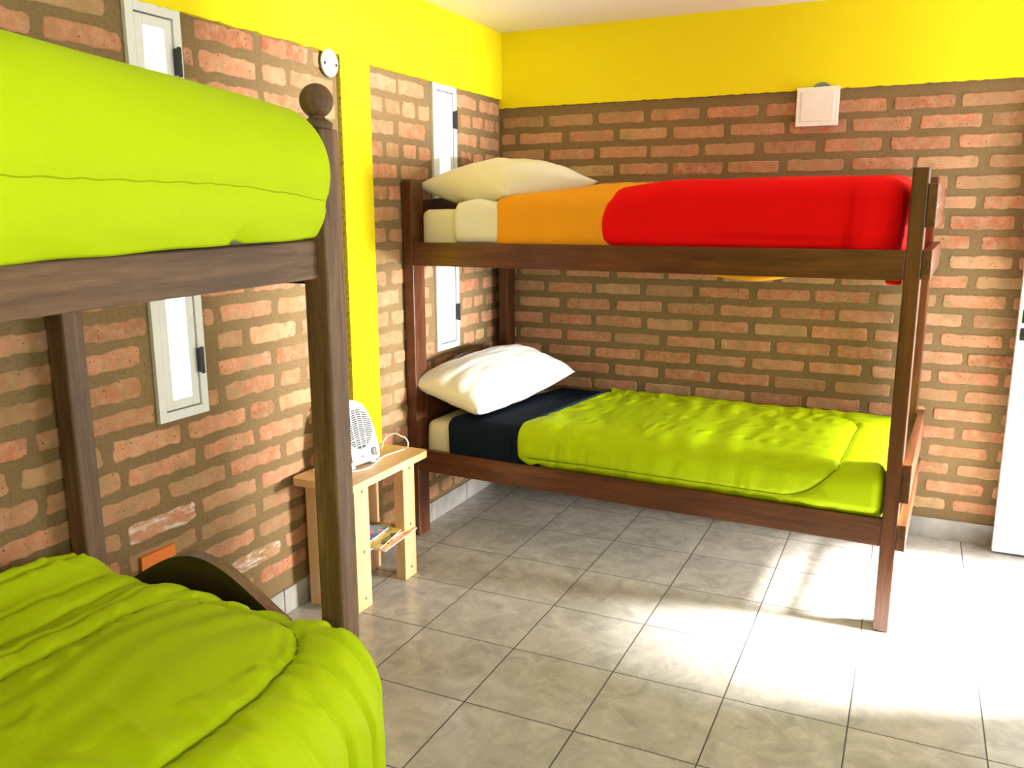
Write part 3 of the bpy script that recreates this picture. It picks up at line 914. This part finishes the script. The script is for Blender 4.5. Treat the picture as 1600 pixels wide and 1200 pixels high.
obj('apron', newbox(.040, .222, -1.80, -1.775, .44, .516), M['pine_x'], st)

# magazines on the lower shelf
mags = [
 ('orange magazine lying at the bottom of the pile on the side table shelf', [(.90, .30, .03), (.95, .45, .10), (.9, .25, .06), (.95, .62, .2), (.12, .05, .03), (.95, .5, .3)], (.200, -1.560, .2115), 4, (.096, .137), 12),
 ('red and white magazine second from the bottom of the pile on the side table shelf', [(.8, .1, .06), (.9, .75, .6), (.85, .3, .2), (.5, .03, .05)], (.175, -1.600, .2185), -3, (.085, .12), 16),
 ('yellow magazine lying near the top of the pile on the side table shelf', [(.85, .62, .10), (.80, .68, .15), (.35, .35, .05), (.90, .72, .35), (.2, .12, .08), (.75, .7, .2)], (.178, -1.590, .2245), 10, (.092, .13), 14),
 ('blue and pink magazine on top of the pile on the side table shelf', [(.10, .30, .60), (.75, .15, .40), (.30, .55, .75), (.02, .10, .12), (.8, .5, .6)], (.135, -1.625, .2315), 6, (.080, .110), 15)]
for i, (lab, cols, loc, ang, (hx, hy), sc) in enumerate(mags):
    t = thing('magazine', lab, 'magazine', loc, math.radians(ang), 'magazines on the side table shelf')
    bm = newbox(-hx, hx, -hy, hy, .0006, .0050); obj('pages', bm, M['page'], t)
    bm = newbox(-hx-.001, hx+.001, -hy-.001, hy+.001, .0050, .0060); obj('cover', bm, mk_mag('printed cover %d' % i, cols, sc*2.2, i*3.3+1), t)

# ------------------------------------------------------------------ fan heater
fan = thing('fan_heater', 'white upright fan heater with a slotted grille on the pine side table', 'fan heater', (0, 0, 0))
FANM = Matrix.Translation((.155, -1.655, .549)) @ Matrix.Rotation(math.radians(-8), 4, 'Z') @ Matrix.Rotation(math.radians(-12), 4, 'Y')
def fanpart(name, bm, mat, parent=fan, smooth=False):
    for v in bm.verts: v.co = FANM @ v.co
    return obj(name, bm, mat, parent, smooth)
def fan_half(z):                          # half width at height z (0..0.262)
    t = z/.262
    if t < .18: return .094+.008*math.sin(t/.18*PI/2)
    u = (t-.18)/.82
    return .102*max(0.0, 1-min(1.0, u)**2.6)**.5*(1-.10*u)
prof = [(fan_half(.262*i/26), .262*i/26) for i in range(27)]
out = [(y, z) for y, z in prof if y > .001]
outline = out+[(0, .262)]+[(-y, z) for y, z in reversed(out)]
bm = bmesh.new(); prism(bm, outline, -.055, .045, 'x', bev=.008); body = fanpart('housing', bm, M['white_plastic'])
# dark recess and slats
gout = [(y*.80, .052+(z-.0)*.66) for y, z in outline]
bm = bmesh.new(); prism(bm, [(.078*math.cos(a), .142+.082*math.sin(a)) for a in [2*PI*i/40 for i in range(40)]], .0455, .0470, 'x'); fanpart('grille_opening', bm, M['dark_inner'])
bm = bmesh.new()
cz, R = .142, .082
for side in (-1, 1):
    for k in range(19):
        z = cz-R+.006+k*(2*R-.010)/18
        pts = []
        for i in range(9):
            y = .004+.074*i/8
            zz = z+.020*(i/8)**1.6*(1 if k > 3 else .3)*-1+.010
            if (y/.080)**2+((zz-cz)/(R+.003))**2 > 1: break
            pts.append((.0500, side*y, zz))
        if len(pts) > 2: tube(bm, pts, .0021, 6, 1)
for yy in (-.026, .0, .026): tube(bm, [(.0500, yy, cz-R*math.cos(yy/.085)), (.0510, yy*1.25, cz), (.0500, yy, cz+R*math.cos(yy/.085))], .0026, 6, 2)
ring = [(.0485, .080*math.cos(a), cz+(R+.002)*math.sin(a)) for a in [2*PI*i/40 for i in range(41)]]
tube(bm, ring, .0045, 6, 0)
fanpart('grille', bm, M['white_plastic'], smooth=True)
for yy in (-.070, .070):
    bm = bmesh.new(); lathe(bm, [(.0175, 0), (.0175, .010), (.0145, .014)], .043, yy, .036, 24, 'x'); kn = fanpart('knob', bm, M['grey_plastic'])
    bm = newbox(.055, .062, yy-.003, yy+.003, .022, .050, bev=.001); fanpart('grip', bm, M['white_plastic'], kn)
bm = bmesh.new(); prism(bm, [(.036*math.cos(a), .242+.014*math.sin(a)*(1 if math.sin(a) > 0 else .9)-.010) for a in [2*PI*i/28 for i in range(28)]], .044, .0475, 'x'); fanpart('badge', bm, M['cover_plate'])
bm = bmesh.new(); lathe(bm, [(.0032, 0), (.0032, .003), (.001, .004)], .0455, 0, .030, 10, 'x'); fanpart('indicator_light', bm, M['red_led'])
for yy in (-.06, .06):
    bm = newbox(-.05, .045, yy-.014, yy+.014, -.004, .006, bev=.002); 
    for v in bm.verts: v.co = Matrix.Translation((.155, -1.655, .5505)) @ Matrix.Rotation(math.radians(-8), 4, 'Z') @ v.co
    obj('foot', bm, M['white_plastic'], fan)
bm = bmesh.new()
tube(bm, [(.10, -1.60, .560), (.085, -1.52, .556), (.115, -1.425, .556), (.140, -1.445, .556), (.150, -1.452, .592), (.16, -1.437, .612), (.18, -1.428, .623), (.20, -1.419, .626), (.22, -1.421, .615), (.235, -1.410, .611), (.245, -1.401, .587), (.24, -1.40, .561), (.215, -1.375, .5495), (.205, -1.450, .5495), (.190, -1.510, .5495), (.215, -1.600, .5495), (.235, -1.67, .5495), (.222, -1.725, .5495), (.180, -1.765, .5495), (.12, -1.80, .5495), (.06, -1.80, .5495)], .0032, 8, 3)
obj('power_cord', bm, M['cord'], fan, smooth=True)
bm = bmesh.new(); tube(bm, [(.032, -1.74, .553), (.045, -1.775, .552), (.06, -1.80, .5505)], .0045, 8, 1)
obj('plug', bm, M['cord'], fan)

# ------------------------------------------------------------------ camera
cam = bpy.data.cameras.new('camera'); co = bpy.data.objects.new('camera', cam); COL.objects.link(co)
cam.sensor_width = 36; cam.lens = 1322.23/1600*36; cam.clip_start = .05
Rm = Matrix.Rotation(.44158, 4, 'Z') @ Matrix.Rotation(1.37117, 4, 'X') @ Matrix.Rotation(-.00274, 4, 'Z')
co.matrix_world = Matrix.Translation((2.1291, -4.3547, 1.5417)) @ Rm
SC.camera = co

# ------------------------------------------------------------------ light
w = bpy.data.worlds.new('world'); SC.world = w; w.use_nodes = True
bg = w.node_tree.nodes['Background']; bg.inputs[0].default_value = (.93, .97, 1.0, 1); bg.inputs[1].default_value = 6.0
def sun(name, el, slope, strength, ang, col):
    L = bpy.data.lights.new(name, 'SUN'); L.energy = strength; L.angle = math.radians(ang); L.color = col
    o = bpy.data.objects.new(name, L); COL.objects.link(o)
    ph = math.atan(slope); e = math.radians(el)
    d = Vector((-math.cos(e)*math.cos(ph), -math.cos(e)*math.sin(ph), -math.sin(e)))
    o.rotation_euler = d.to_track_quat('-Z', 'Y').to_euler(); o.location = (6, 1, 4)
sun('sun', 47, .19, 52, 16, (1, .97, .92))
# sunlit yard wall across the doorway
L = bpy.data.lights.new('yard_daylight', 'AREA'); L.shape = 'RECTANGLE'; L.size = .9; L.size_y = .9; L.energy = 170; L.color = (1, .97, .92); L.spread = math.radians(60)
o = bpy.data.objects.new('yard_daylight', L); COL.objects.link(o); o.location = (8.5, -.20, 1.15)
o.rotation_euler = Vector((-1, -.20, -.03)).to_track_quat('-Z', 'Y').to_euler()
def portal(name, loc, rot, sx, sy):
    L = bpy.data.lights.new(name, 'AREA'); L.shape = 'RECTANGLE'; L.size = sx; L.size_y = sy
    L.cycles.is_portal = True
    o = bpy.data.objects.new(name, L); COL.objects.link(o); o.location = loc; o.rotation_euler = rot
portal('doorway_portal', (XR+TW, (DOOR[0]+DOOR[1])/2, DOOR[2]/2), (0, PI/2, 0), DOOR[2], DOOR[1]-DOOR[0])
portal('window_portal', (XR+TW, (RW[0]+RW[1])/2, (RW[2]+RW[3])/2), (0, PI/2, 0), RW[3]-RW[2], RW[1]-RW[0])
for (y0, y1, z0, z1) in WINS:
    portal('slit_portal', (-TW, (y0+y1)/2, (z0+z1)/2), (0, -PI/2, 0), z1-z0, y1-y0)

SC.view_settings.view_transform = 'Standard'; SC.view_settings.look = 'None'
SC.view_settings.exposure = 0.22; SC.view_settings.gamma = 1.0; SC.view_settings.use_curve_mapping = False
